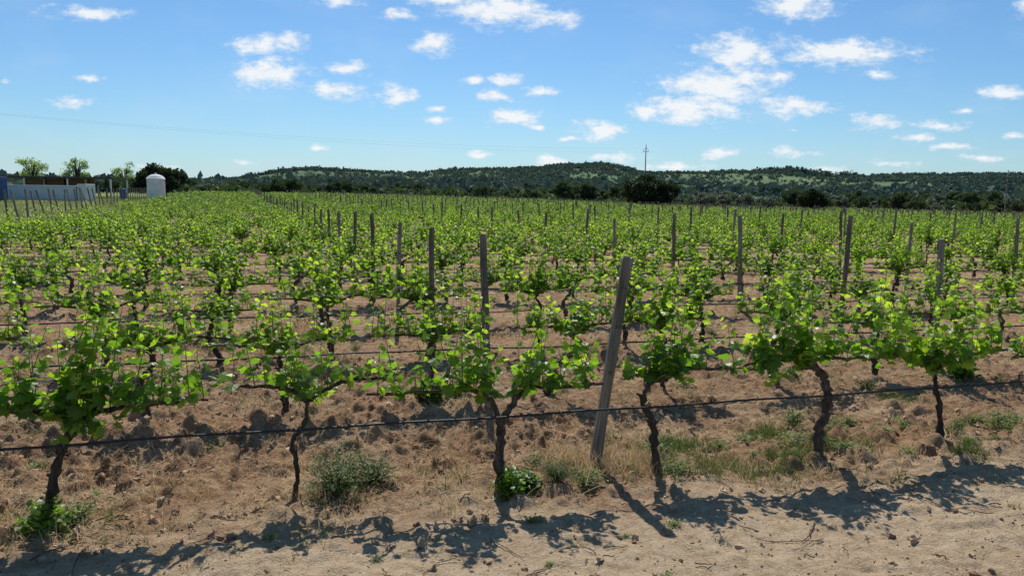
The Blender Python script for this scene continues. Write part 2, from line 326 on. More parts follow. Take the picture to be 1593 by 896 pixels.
def place_vine(x,y,meshes,rz,sc,label):
    e=obj('grapevine',None,(x,y,float(zground(x,y))),rotz=rz,scale=sc); e.empty_display_size=.2
    tag(e,label,'grapevine','grapevines in trellised rows')
    for nm,me in zip(('trunk','foliage'),meshes): obj(nm,me,parent=e)
for q,((x,y),kw,lab) in enumerate(FRONT):
    place_vine(x,y,vine_meshes(40+q,**kw),ANG,1,lab)
def inview(x,y,m=.9,base=.665): return y>1 and abs(x)/(y*.9925+.256)<base+m/max(y,1)
vines=[]
for kk in range(1,62):
    o=O+kk*D; ph0=rng.uniform(0,1.3) if kk>1 else 0.0
    for q in range(-14,92):
        s_=ph0+q*1.32+rng.normal(0,.08)
        if s_<SL: continue
        if rng.random()<.03: continue
        p=o+R*s_+N*rng.normal(0,.03)
        if inview(p[0],p[1],.9): vines.append((float(np.hypot(*p)),p[0],p[1]))
vines.sort(); near=vines[:290]; far=vines[290:]
for d_,x,y in near:
    q=int(rng.integers(0,len(VAR))); place_vine(x,y,VAR[q],ANG+(math.pi if rng.random()<.5 else 0)+rng.normal(0,.04),(rng.uniform(.93,1.08),.9,rng.uniform(.86,1.04)),'leafy grapevine trained on wires in sandy soil')
fg=Geo()
def lowvine(seed,nl,size):
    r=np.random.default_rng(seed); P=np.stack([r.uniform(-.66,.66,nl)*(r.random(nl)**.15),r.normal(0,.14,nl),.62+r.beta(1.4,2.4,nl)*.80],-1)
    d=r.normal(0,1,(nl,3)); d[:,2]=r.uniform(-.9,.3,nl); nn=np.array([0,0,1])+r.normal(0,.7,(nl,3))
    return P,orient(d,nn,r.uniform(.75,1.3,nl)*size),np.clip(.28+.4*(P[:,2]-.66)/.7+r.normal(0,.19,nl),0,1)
for lo,hi,nl,size in ((0,58,140,.11),(58,95,76,.155),(95,400,38,.22)):
    sel=np.array([(x,y) for d_,x,y in far if lo<=d_<hi])
    if len(sel)==0: continue
    vs=[lowvine(900+q,nl,size) for q in range(8)]; pick=rng.integers(0,8,len(sel)); zz=zground(sel[:,0],sel[:,1])
    for q in range(8):
        idx=np.where(pick==q)[0]; P_,Mx,ti=vs[q]
        for half_,rot in ((idx[::2],ANG),(idx[1::2],ANG+math.pi)):
            if len(half_)==0: continue
            c,s_=math.cos(rot),math.sin(rot); Rz=np.array([[c,-s_,0],[s_,c,0],[0,0,1]])
            PP=P_@Rz.T; MM=Rz@Mx; m_=len(half_); base=np.stack([sel[half_,0],sel[half_,1],zz[half_]],-1)
            sc=rng.uniform(.80,1.06,m_)
            pos=(PP[None]*sc[:,None,None]+base[:,None]).reshape(-1,3)
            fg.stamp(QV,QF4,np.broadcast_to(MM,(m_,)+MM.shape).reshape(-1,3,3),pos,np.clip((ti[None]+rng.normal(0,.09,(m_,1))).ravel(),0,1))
    tv,tf=tube([(0,0,-.05),(.02,0,.4),(0,0,.75)],[.035,.03,.025],5)
    fg.stamp(tv,tf,np.broadcast_to(np.eye(3),(len(sel),3,3)),np.column_stack([sel,zz]),np.full(len(sel),.5),1)
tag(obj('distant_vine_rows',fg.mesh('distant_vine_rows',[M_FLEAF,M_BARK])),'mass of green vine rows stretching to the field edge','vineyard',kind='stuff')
# ------------------------------------------------------------------ posts
def post_geo(seed,h=1.7,w=.085,d=.07):
    r=np.random.default_rng(seed); g=Geo(); zs=[-.3,0,.25,.6,1.0,1.35,h-.02,h]; rings=[]
    for q,z in enumerate(zs):
        t=1-.12*z/h; t2=t*(.86 if q==len(zs)-1 else 1); ox,oy=r.normal(0,.004,2); a=w/2*t2+r.normal(0,.002); b=d/2*t2+r.normal(0,.002); c=.012
        rings.append([(ox-a+c,oy-b,z),(ox+a-c,oy-b,z),(ox+a,oy-b+c,z),(ox+a,oy+b-c,z),(ox+a-c,oy+b,z),(ox-a+c,oy+b,z),(ox-a,oy+b-c,z),(ox-a,oy-b+c,z)])
    sl=r.uniform(-.3,.3); rings[-1]=[(x,y,z+sl*x) for x,y,z in rings[-1]]
    V=np.array(rings).reshape(-1,3); m=len(zs); F=[(k_*8+q,k_*8+(q+1)%8,k_*8+8+(q+1)%8,k_*8+8+q) for k_ in range(m-1) for q in range(8)]
    g.add(V,F,0,np.repeat(r.uniform(.35,.6,m),8)); g.add(V[-8:],[list(range(8))],0,.6)
    for z in (.76,1.12,1.42): addbox(g,-.012,.012,-d/2-.008,-d/2+.004,z-.01,z+.01,1)
    return g
PM=[post_geo(q,1.64+.05*((q%3)-1),.066+.006*(q%3),.055).mesh('trellis_post',[M_POST,M_WIRE]) for q in range(6)]
def put_post(x,y,me,rx=0,ry=0,rz=ANG,label='weathered grey wooden trellis post among the vines',sc=1):
    o=obj('trellis_post',me,(x,y,float(zground(x,y))),scale=sc); o.rotation_euler=(rx,ry,rz); tag(o,label,'post','trellis posts along the vine rows'); return o
put_post(.66,5.82,post_geo(50,1.66,.092,.07).mesh('trellis_post',[M_POST,M_WIRE]),-.02,.14,ANG*.5,'thick weathered grey post leaning over in the first row')
posts=[]
for kk in range(1,62):
    o=O+kk*D
    for q in range(0,18):
        s_=.64+q*(5.55 if kk==1 else 6.25 if kk==2 else 6.15)+rng.normal(0,.10)*(q>0 and kk>2)
        p=o+R*s_
        if inview(p[0],p[1],.2): posts.append((float(np.hypot(*p)),p[0],p[1],0))
    p=o+R*(-14.6)
    if inview(p[0],p[1],.2): posts.append((float(np.hypot(*p)),p[0],p[1],1))
posts.sort()
for d_,x,y,e_ in posts[:290]:
    me=PM[int(rng.integers(0,6))]
    if e_: put_post(x,y,me,rng.normal(0,.04),-.17+rng.normal(0,.07),ANG,'grey end post leaning outward beside the grassy verge',(1.7,1.7,1.1))
    else: put_post(x,y,me,rng.normal(0,.02),rng.normal(0,.025),ANG,sc=(1,1,rng.uniform(.93,1.04)))
rest=posts[290:]
if rest:
    pg=Geo(); bb=Geo(); addbox(bb,-.045,.045,-.035,.035,-.1,1.65,0,.5,.006)
    V=np.concatenate(bb.V[:1]); F=bb.F[0]; a=np.array([(x,y) for _,x,y,_ in rest])
    pg.stamp(V,F,np.broadcast_to(np.eye(3),(len(a),3,3)),np.column_stack([a,zground(a[:,0],a[:,1])]),np.full(len(a),.5))
    tag(obj('distant_trellis_posts',pg.mesh('distant_trellis_posts',[M_POST])),'many far-off grey trellis posts above the vines','posts',kind='stuff')
# ------------------------------------------------------------------ wires & hoses
for kk in range(0,14):
    o=O+kk*D; smax=6.5+kk*2.6; smin=max(SL,-5.5-kk*1.9)
    def line(h,sag,step,rad,n,off,name,mt,lab,cat,grp):
        ss_=np.arange(smin,smax,step)
        P_=o[None]+R[None]*ss_[:,None]+N[None]*off; gz=zmacro(P_[:,0],P_[:,1])
        z=h+gz+sag*(vnoise(ss_,ss_*0+kk*3.1,1.6,h*10)-.5)+sag*.2*np.cos((ss_-.6)*2*math.pi/1.35)
        gg=Geo(); addtube(gg,np.column_stack([P_,z]),np.full(len(z),rad),n); tag(obj(name,gg.mesh(name,[mt],True)),lab,cat,grp)
    line(.55,.022,.15,.0085,8,-.055,'drip_hose',M_HOSE,'black plastic drip irrigation hose strung along the vine row','hose','drip irrigation hoses')
    for h in (.77,1.12):
        if kk<8: line(h,.01,.45,.0010,4,0,'trellis_wire',M_WIRE,'thin dull trellis wire stretched between posts','wire','trellis wires')
# ------------------------------------------------------------------ ground litter
def ico(sub):
    import bmesh
    b=bmesh.new(); bmesh.ops.create_icosphere(b,subdivisions=sub,radius=1); V=np.array([v.co[:] for v in b.verts]); F=np.array([[v.index for v in f.verts] for f in b.faces]); b.free(); return V,F
def randrot(m,r=rng):
    q=r.normal(0,1,(m,4)); q/=np.linalg.norm(q,axis=1)[:,None]; w,x,y,z=q.T
    return np.stack([np.stack([1-2*(y*y+z*z),2*(x*y-z*w),2*(x*z+y*w)],-1),np.stack([2*(x*y+z*w),1-2*(x*x+z*z),2*(y*z-x*w)],-1),np.stack([2*(x*z-y*w),2*(y*z+x*w),1-2*(x*x+y*y)],-1)],1)
def scat(m,y0,y1,pw=1.):
    y=y0+(y1-y0)*rng.random(m)**pw; x=(rng.random(m)*2-1)*(.70*y+.5); return x,y
g=Geo(); IV,IF=ico(1); IV2,IF2=ico(2)
for v_,(cnt,lo,hi,B_,Fc) in enumerate([(8000,.004,.013,IV,IF),(5200,.010,.034,IV2,IF2),(700,.022,.048,IV2,IF2)]*4):
    r=np.random.default_rng(v_); Bn=B_*(1+.9*(r.random(len(B_))-.5))[:,None]*np.array([1,.8,.6])
    x,y=scat(cnt//4,2.9,13,1.2); kq=ncoord(x,y)
    if v_%3:
        keep=(rng.random(len(x))<ss(.30,.65,vnoise(x,y,.7,5)))&((kq>-.22)|(rng.random(len(x))<.22)); x,y=x[keep],y[keep]
    sz=r.uniform(0,1,len(x))**2*(hi-lo)+lo
    g.stamp(Bn,Fc,randrot(len(x))*sz[:,None,None],np.column_stack([x,y,zground(x,y)+sz*.05]),r.uniform(.3,.75,len(x)))
tag(obj('soil_clods',g.mesh('soil_clods',[M_CLOD])),'loose clods and pebbles strewn over sandy soil','soil',kind='stuff')
BV=np.array([(-.5,0,0),(.5,0,0),(.4,.55,.06),(-.4,.55,.06),(0,1,.02)]); BF=[(0,1,2,3)]; BF2=[(3,2,4)]
def blades(g,x,y,L,W,lift,tint):
    m=len(x); az=rng.uniform(0,2*math.pi,m); d=np.column_stack([np.cos(az),np.sin(az),np.tan(lift)]); d/=np.linalg.norm(d,axis=1)[:,None]
    nn=np.array([0,0,1])+rng.normal(0,.5,(m,3)); Mx=orient(d,nn,np.ones(m)); Mx=Mx*np.stack([W,L,L],-1)[:,None,:]
    pos=np.column_stack([x,y,zground(x,y)+.004])
    for f_ in (BF,BF2): g.stamp(BV,f_,Mx,pos,tint)
g=Geo()
x,y=scat(190000,4.3,26,1.5); kq=ncoord(x,y)
dens=ss(.46,.64,vnoise(x,y,1.1,8)*.5+vnoise(x,y,.3,9)*.5)
keep=(rng.random(len(x))<(dens*.8+.04)*ss(-.25,.4,kq)); x,y=x[keep],y[keep]; m=len(x); sc=np.clip(y/7,1,2.4)
blades(g,x,y,rng.uniform(.03,.13,m)*np.sqrt(sc),rng.uniform(.0018,.0042,m)*sc,rng.uniform(-.05,.7,m),np.clip(rng.normal(.82,.16,m),.54,1))
tag(obj('dry_straw',g.mesh('dry_straw',[M_GRASS])),'dry mown straw lying between the vine rows','straw',kind='stuff')
g=Geo()
def tufts(centers,per,spread,L0,L1,t0,t1,lf=(.4,1.35)):
    c=np.asarray(centers); m=len(c)*per; sp=np.repeat(rng.uniform(.5,1.8,len(c)),per)*spread; x=np.repeat(c[:,0],per)+rng.normal(0,1,m)*sp; y=np.repeat(c[:,1],per)+rng.normal(0,1,m)*sp
    tt=np.repeat(rng.uniform(t0,t1,len(c)),per)+rng.normal(0,.08,m)
    blades(g,x,y,rng.uniform(L0,L1,m),rng.uniform(.0025,.006,m),rng.uniform(*lf,m),np.clip(tt,0,1))
def clustered(nc,per,s0,s1,nmean,nsd,sp):
    cc_=[(rng.uniform(s0,s1),rng.normal(nmean,nsd)) for q in range(nc)]
    return [O+R*(a+rng.normal(0,sp))+N*(b+rng.normal(0,sp*.6)) for a,b in cc_ for q in range(per)]
tufts(clustered(16,8,1.2,5.8,.35,.45,.13),40,.055,.04,.13,.0,.42)
c=[O+R*rng.uniform(-3.5,5.5)+N*rng.normal(.05,.3) for q in range(90)]; tufts(c,30,.06,.04,.15,.15,.98)
c=[O+R*rng.uniform(-5,8)+N*rng.uniform(-2.2,-.3) for q in range(80)]; tufts(c,16,.03,.02,.055,.05,.8)
c=[O+kk*D+R*rng.uniform(-7,12)+N*rng.normal(0,.55) for kk in (1,2,3,4,5,6) for q in range(80)]; tufts(c,34,.09,.05,.16,.05,.9)
c=[(.75+rng.normal(0,.28),5.76+rng.normal(0,.09)) for q in range(22)]; tufts(c,42,.07,.08,.27,.62,.95)
tag(obj('grass',g.mesh('grass',[M_GRASS])),'tufts of green and straw-coloured grass under the vines','grass',kind='stuff')
g=Geo(); m=16000; kq=rng.uniform(7,58,m); s_=SL-1-rng.random(m)**1.3*24; P_=O+kq[:,None]*D+R*s_[:,None]
blades(g,P_[:,0],P_[:,1],rng.uniform(.12,.40,m),rng.uniform(.02,.05,m),rng.uniform(.6,1.4,m),np.clip(rng.normal(.36,.16,m),0,.7))
tag(obj('verge_grass',g.mesh('verge_grass',[M_GRASS])),'rough green and yellow grass along the field verge','grass',kind='stuff')
g=Geo()
for q in range(560):
    x,y=scat(1,2.9,9); x,y=x[0],y[0]; L=rng.uniform(.03,.14) if q>120 else rng.uniform(.15,.42); a=rng.uniform(0,6.28); n=5; t=np.linspace(0,1,n)
    px=x+math.cos(a)*t*L+rng.normal(0,.01,n); py=y+math.sin(a)*t*L+rng.normal(0,.01,n); pz=zground(px,py)+.008+.012*rng.random(n)
    addtube(g,np.column_stack([px,py,pz]),np.linspace(.0035,.002,n)*rng.uniform(.5,1.4),5,.1,0,rng.uniform(.1,.7))
tag(obj('cane_prunings',g.mesh('cane_prunings',[M_TWIG])),'dry pruned canes and twigs scattered on the soil','twigs',kind='stuff')
def weed_mesh(seed,rad,h,leaf,n,mt,t0=.5,per=3,sp=.5):
    r=np.random.default_rng(seed); g=Geo(); pos=[];dr=[];sz=[];ti=[]
    for q in range(n):
        a=r.uniform(0,6.28); rr_=rad*math.sqrt(r.random())*r.uniform(.7,1.25); tip=np.array([rr_*math.cos(a),rr_*math.sin(a),h*r.uniform(.3,1.1)*(1-.45*(rr_/rad)**2)]); tip[2]=max(tip[2],.02)
        P_=catmull([(tip[0]*.15,tip[1]*.15,-.02),(tip[0]*.5+r.normal(0,.01),tip[1]*.5,tip[2]*.6),tip],3); addtube(g,P_,np.linspace(.0026,.001,len(P_)),4,0,1)
        for p in P_[2:]:
            for _ in range(per):
                pos.append(p+r.normal(0,leaf*sp,3)*[1,1,.6]); v=r.normal(0,1,3); v[2]=abs(v[2])*.3-.1; dr.append(v); sz.append(leaf*r.uniform(.5,1.3)); ti.append(np.clip(t0+r.normal(0,.22),0,1))
    pos=np.array(pos); pos[:,2]=np.maximum(pos[:,2],.0)
    g.stamp(QV,QF,orient(np.array(dr),np.array([0,0,1])+r.normal(0,.6,(len(dr),3)),sz),pos,ti); return g.mesh('weed_clump',[mt,M_SHOOT])
W1=weed_mesh(1,.30,.33,.022,110,M_WEED,.3,3,.7); W2=weed_mesh(2,.12,.26,.038,40,M_VLEAF,.4,2,.8); W3=[weed_mesh(3+10*q,.15,.15,.020,34,M_WEED,.65,2,1.) for q in range(3)]; W4=[weed_mesh(4+10*q,.10,.07,.022,16,M_WEED,.8,2,1.) for q in range(3)]
W5=weed_mesh(5,.15,.20,.045,50,M_VLEAF,.2,3,.8)
def weed(x,y,me,lab,sc=1):
    if isinstance(me,list): me=me[int(rng.integers(0,len(me)))]
    o=obj('weed_clump',me,(x,y,float(zground(x,y))),rotz=rng.uniform(0,6),scale=(sc*rng.uniform(.8,1.3),sc*rng.uniform(.8,1.3),sc)); tag(o,lab,'weed','weed clumps under the vines')
weed(-1.2,5.22,W1,'bushy grey-green weed clump beside a thin vine'); weed(-1.02,5.45,W1,'bushy grey-green weed clump beside a thin vine',.7)
weed(.0,5.22,W2,'bright green vine suckers at a trunk base',.9); weed(.1,5.38,W5,'bright green vine suckers at a trunk base',.7)
weed(-2.88,4.56,W2,'bright green vine suckers at a trunk base',.95); weed(-2.75,4.7,W3,'low green weed on sandy soil')
weed(.35,5.4,W1,'bushy grey-green weed clump beside dry grass',.5); weed(.55,5.42,W3,'low green weed on sandy soil')
for q in range(30):
    p=O+R*rng.uniform(1.3,5.6)+N*rng.uniform(-.1,1.0); weed(p[0],p[1],[W3,W4][q%2],'low green weed on sandy soil',rng.uniform(.5,1.2))
for q in range(24):
    x,y=scat(1,3.2,5.2); weed(x[0],y[0],W4,'low green weed on sandy soil',rng.uniform(.3,.7))
for q in range(26):
    p=O+D*rng.integers(1,5)+R*rng.uniform(-5,7)+N*rng.normal(0,.7); weed(p[0],p[1],[W3,W4][q%2],'low green weed on sandy soil',rng.uniform(.7,1.3))
o1=O+D
weed(-.78,7.5,W5,'dark green vine suckers at a trunk base',1.1); weed(5.3,8.9,W5,'dark green vine suckers at a trunk base',1.0)
for s_ in (.3,4.2):
    p=o1+R*s_; weed(p[0],p[1],W5,'dark green vine suckers at a trunk base',rng.uniform(.5,.7))
# ------------------------------------------------------------------ trees
def tree_geo(seed,h,w,ncl,nleaf,lsize,trunkh=.28,base=.5):
    r=np.random.default_rng(seed); t=Geo(); f=Geo()
    addtube(t,catmull([(0,0,-.3),(r.normal(0,.05),0,h*trunkh*.6),(r.normal(0,.1),r.normal(0,.1),h*trunkh*1.3),(0,0,h*.7)],4),np.linspace(h*.035,h*.008,13),7,.12,r=r)
    cz=h*(.5+trunkh*.45); rz_=h*(1-trunkh)*.5
    cl=[]
    for q in range(ncl):
        v=r.normal(0,1,3); v/=np.linalg.norm(v); v*=r.uniform(.45,.85); c=np.array([v[0]*w/2,v[1]*w/2,cz+v[2]*rz_]); cl.append(c)
        addtube(t,catmull([(0,0,h*trunkh*r.uniform(.7,1.2)),c*[.5,.5,1]-[0,0,rz_*.15],c],3),np.linspace(h*.014,h*.004,7),5,.1,r=r)
    cl=np.array(cl); which=r.integers(0,ncl,nleaf); rad=r.uniform(.22,.36,ncl)*w/2*1.1
    v=r.normal(0,1,(nleaf,3)); v/=np.linalg.norm(v,axis=1)[:,None]; v*=(r.random(nleaf)**.45)[:,None]*rad[which][:,None]; v[:,2]*=.75
    pos=cl[which]+v; ct=r.normal(0,.12,ncl)
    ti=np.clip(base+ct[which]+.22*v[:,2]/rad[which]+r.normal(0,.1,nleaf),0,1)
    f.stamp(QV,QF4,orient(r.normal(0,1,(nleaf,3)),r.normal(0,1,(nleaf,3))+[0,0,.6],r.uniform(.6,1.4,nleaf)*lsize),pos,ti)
    return t,f
def tmesh(mt,*a,**k):
    t,f=tree_geo(*a,**k); return t.mesh('trunk',[M_TBARK],True),f.mesh('crown',[mt])
def put_tree(x,y,ms,sc,lab,grp='trees along the field edge',z=None):
    e=obj('tree',None,(x,y,float(zground(x,y))-.05 if z is None else z),rotz=rng.uniform(0,6),scale=sc); tag(e,lab,'tree',grp)
    for nm,me in zip(('trunk','crown'),ms): obj(nm,me,parent=e)
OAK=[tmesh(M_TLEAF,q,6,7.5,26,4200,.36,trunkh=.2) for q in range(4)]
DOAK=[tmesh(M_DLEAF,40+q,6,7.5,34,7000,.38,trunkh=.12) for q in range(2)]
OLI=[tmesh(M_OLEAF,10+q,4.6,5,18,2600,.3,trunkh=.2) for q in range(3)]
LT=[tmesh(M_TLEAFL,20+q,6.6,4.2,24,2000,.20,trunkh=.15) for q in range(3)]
for x,y,sc,v_ in ((-80.5,130,1.12,0),(-73.0,130,1.08,1),(-65,130,.96,2)):
    put_tree(x,y,LT[v_],sc,'small airy light green tree behind the sheds','trees behind the sheds')
put_tree(-62.0,132,DOAK[0],.85,'dark green bushy tree behind the white tower','trees behind the sheds'); put_tree(-59.0,131,DOAK[1],.98,'dark green bushy tree behind the white tower','trees behind the sheds')
put_tree(-90,134,OAK[2],.65,'dark green bushy tree behind the sheds','trees behind the sheds'); put_tree(-69.5,135,OAK[3],.6,'dark green bushy tree behind the sheds','trees behind the sheds'); put_tree(-77,137,OAK[1],.5,'dark green bushy tree behind the sheds','trees behind the sheds')
def zmix(x,y): return max(float(zground(x,y)),float(zhill(x,y)) if math.hypot(x,y)>231 else -9)
put_tree(23.8,143,DOAK[0],1.1,'large dark evergreen oak beside the utility pole'); put_tree(27.0,145,DOAK[1],1.05,'large dark evergreen oak beside the utility pole')
put_tree(58,150,DOAK[1],.85,'large dark evergreen oak beside the vineyard edge'); put_tree(-38,165,DOAK[1],.6,'dark evergreen oak beside the vineyard edge')
for q in range(110):
    u=-.42+1.14*((q+rng.random())/110); d_=rng.uniform(158,235) if u>-.1 else rng.uniform(175,260)
    if .12<u<.23: d_=max(d_,185)
    x,y=u*d_,d_; ol=rng.random()<(.7 if .2<u<.36 else .25)
    sc=rng.uniform(.5,.95)*(1 if u>0 else .8)
    if ol: put_tree(x,y,OLI[q%3],sc*1.15,'silvery olive tree at the edge of the woodland',z=zmix(x,y)-.1)
    else: put_tree(x,y,OAK[q%4],sc,'dark evergreen oak at the edge of the woodland',z=zmix(x,y)-.1)
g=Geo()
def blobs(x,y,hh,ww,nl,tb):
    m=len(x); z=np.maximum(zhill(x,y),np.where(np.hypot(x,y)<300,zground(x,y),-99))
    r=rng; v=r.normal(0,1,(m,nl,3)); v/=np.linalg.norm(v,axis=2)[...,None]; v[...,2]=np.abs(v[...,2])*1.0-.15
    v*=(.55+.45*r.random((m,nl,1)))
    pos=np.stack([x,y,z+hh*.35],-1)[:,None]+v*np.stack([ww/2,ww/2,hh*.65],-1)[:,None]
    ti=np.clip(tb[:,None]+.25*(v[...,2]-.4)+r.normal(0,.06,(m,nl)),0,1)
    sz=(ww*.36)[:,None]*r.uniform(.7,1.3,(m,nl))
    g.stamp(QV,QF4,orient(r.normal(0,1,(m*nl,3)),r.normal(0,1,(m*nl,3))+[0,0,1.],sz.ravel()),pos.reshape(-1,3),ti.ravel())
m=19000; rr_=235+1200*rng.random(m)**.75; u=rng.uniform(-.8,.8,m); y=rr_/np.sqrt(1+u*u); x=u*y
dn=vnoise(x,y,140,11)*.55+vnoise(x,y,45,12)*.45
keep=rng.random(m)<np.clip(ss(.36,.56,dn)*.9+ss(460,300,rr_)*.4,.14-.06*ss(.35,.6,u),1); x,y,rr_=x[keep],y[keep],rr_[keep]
hh=rng.uniform(2.4,5.4,len(x)); blobs(x,y,hh,hh*rng.uniform(1.1,1.7,len(x)),22,np.clip(rng.normal(.28,.15,len(x))+.22*ss(300,1100,rr_),0,1))  # tint lightens with distance, haze painted into the farther trees
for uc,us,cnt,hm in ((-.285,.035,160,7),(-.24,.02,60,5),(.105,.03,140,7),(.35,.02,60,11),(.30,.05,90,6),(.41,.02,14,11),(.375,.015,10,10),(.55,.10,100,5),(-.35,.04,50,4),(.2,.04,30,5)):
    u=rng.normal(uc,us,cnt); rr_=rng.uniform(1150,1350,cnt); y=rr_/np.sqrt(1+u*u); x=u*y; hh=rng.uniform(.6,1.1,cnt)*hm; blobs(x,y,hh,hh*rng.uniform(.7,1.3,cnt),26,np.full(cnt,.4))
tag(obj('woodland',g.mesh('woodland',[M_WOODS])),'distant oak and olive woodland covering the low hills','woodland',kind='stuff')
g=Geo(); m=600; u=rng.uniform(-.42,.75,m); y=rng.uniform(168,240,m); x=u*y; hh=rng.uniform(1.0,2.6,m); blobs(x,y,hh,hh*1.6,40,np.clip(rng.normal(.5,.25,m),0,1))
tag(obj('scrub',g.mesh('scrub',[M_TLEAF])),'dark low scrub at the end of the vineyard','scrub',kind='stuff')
# ------------------------------------------------------------------ buildings
def thing(name,x,y,rz,lab,cat,z=None):
    e=obj(name,None,(x,y,float(zground(x,y))-.05 if z is None else z),rotz=rz); return tag(e,lab,cat)
def part(e,name,g,mats,smooth=False,loc=(0,0,0),lab=None):
    o=obj(name,g.mesh(name,mats,smooth),loc,parent=e)
    if lab:o['label']=lab
    return o
e=thing('low_building',-58.2,96,.05,'long low white-walled building beside the vineyard','building')
g=Geo(); addbox(g,-7,4.6,-1.5,1.5,0,1.75,0,.5,.03); part(e,'wall',g,[M_GREYW]); g=Geo(); addbox(g,-7.12,4.72,-1.62,1.62,1.753,1.90,0,.5,.02); part(e,'roof',g,[M_WHITE])
g=Geo(); addbox(g,4.73,5.8,-1.2,1.2,0,2.1,0,.5,.03); part(e,'end_pillar',g,[M_WHITE])
e=thing('open_shed',-66,116,.03,'open-sided shed with dark flat roof and posts','shed')
g=Geo(); addbox(g,-9,7.5,-3,3,2.9,3.05,0,.5,.02)
for q in range(18): addbox(g,-8.8+q*.95,-8.7+q*.95,-3.5,3.5,3.06,3.16)
part(e,'roof',g,[M_DARKROOF]); g=Geo(); addbox(g,-8.5,2,2.7,2.85,0,2.88); part(e,'wall',g,[M_TERR])
for q in range(6):
    for yy in (-2.7,2.4):
        g=Geo(); addbox(g,-.1,.1,-.1,.1,0,2.89,0,.5,.01); part(e,'post',g,[M_WHITE if q%2 else M_DARK],loc=(-8.4+q*3.1,yy,0))
e=thing('farm_shed',-86,118,.0,'long low farm shed with faded tiled roof','shed')
g=Geo(); addbox(g,-6,8,-3,3,0,2.3,0,.5,.02); part(e,'wall',g,[M_WHITE]); g=Geo()
g.add([(-6.3,-3.4,2.31),(8.3,-3.4,2.31),(8.3,3.4,2.31),(-6.3,3.4,2.31),(-6.3,0,3.1),(8.3,0,3.1)],[(0,1,5,4),(2,3,4,5)],0); g.add([(-6.3,-3.4,2.31),(-6.3,3.4,2.31),(-6.3,0,3.1)],[(0,2,1)]); g.add([(8.3,-3.4,2.31),(8.3,3.4,2.31),(8.3,0,3.1)],[(0,1,2)]); part(e,'roof',g,[M_TERR])
e=thing('round_tower',-50.6,110,0,'white round rendered tower with shallow domed roof','tower')
g=Geo(); lathe(g,[(1.22,0),(1.2,.4),(1.18,2.85)],32); part(e,'wall',g,[M_WHITE],True)
g=Geo(); lathe(g,[(1.18,2.853),(1.28,2.86),(1.28,2.98),(1.20,3.0),(1.08,3.2),(.8,3.42),(.45,3.55),(.12,3.6),(.12,3.75),(.02,3.8),(0.001,3.8)],32); part(e,'roof',g,[M_WHITE],True)
e=thing('storage_container',-61.8,89,.05,'dark blue corrugated storage container by a wall','container')
g=Geo(); addbox(g,-3,3,-1.2,1.2,.1,2.8,0,.5,.02)
for q in range(22): addbox(g,-2.85+q*.26,-2.73+q*.26,-1.24,-1.19,.25,2.65)
part(e,'body',g,[M_BLUE]); g=Geo(); addbox(g,3.003,3.05,-1.1,-.02,.2,2.7,0,.5,.005); part(e,'door',g,[M_BLUE]); g=Geo(); addbox(g,3.003,3.05,.02,1.1,.2,2.7,0,.5,.005); part(e,'door',g,[M_BLUE])
e=thing('drum',-54.3,108,0,'blue plastic drum standing near the shed','drum'); e.scale=(.9,.9,.85)
g=Geo(); lathe(g,[(.001,0),(.5,0),(.52,.1),(.5,.5),(.55,.55),(.5,.6),(.5,1.1),(.55,1.15),(.5,1.2),(.5,1.75),(.45,1.8),(.001,1.8)],20); part(e,'body',g,[M_BLUE],True)
g=Geo(); lathe(g,[(.001,1.805),(.15,1.805),(.15,1.88),(.001,1.88)],12); part(e,'lid',g,[M_WHITE],True)
def pole(x,y,h,lab,rz=.3,k_=1.):
    e=thing('utility_pole',x,y,rz,lab,'utility pole'); e['group']='utility poles across the valley'
    g=Geo(); addbox(g,-.11*k_,.11*k_,-.09*k_,.09*k_,-.5,h*.5); V=g.V[0].copy(); V[4:,:2]*=.85; g2=Geo(); g2.add(V,g.F[0]); V2=V.copy(); V2[:4]=V[4:]; V2[4:]=V[4:]*[.6,.6,1]; V2[4:,2]=h; g2.add(V2,g.F[0]); part(e,'pole',g2,[M_CONC])
    g=Geo(); addbox(g,-.6,.6,-.03,.03,h-1.1,h-1.03); addbox(g,-.42,.42,-.03,.03,h-.5,h-.44); part(e,'crossarm',g,[M_CONC])
    for xx,zz in ((-.55,h-1.03),(.55,h-1.03),(0,h)):
        g=Geo(); lathe(g,[(.04,0),(.04,.06),(.07,.09),(.07,.14),(.04,.17),(.06,.2),(.06,.26),(.03,.32),(.001,.33)],10); part(e,'insulator',g,[M_DARK],True,loc=(xx,0,zz+.003))
pole(26.0,154,12.4,'tall grey concrete utility pole with crossarms behind oaks',.5)
pole(71,112,7.2,'slim grey utility pole at the vineyard edge',1.2,.8)
for off,dz in ((-.6,-.5),(0,.3)):
    t=np.linspace(0,1,60); A_=np.array([-72,80,11.0]); B_=np.array([26.0+off*.87,154+off*.48,10.9+dz]); P_=A_+(B_-A_)*t[:,None]; P_[:,0]+=off*.5*(1-t); P_[:,2]+=-1.5*4*t*(1-t)
    g=Geo(); addtube(g,P_,np.full(60,.005),4); tag(obj('power_line',g.mesh('power_line',[M_CABLE])),'thin grey power cable sagging across the sky','cable','power cables')
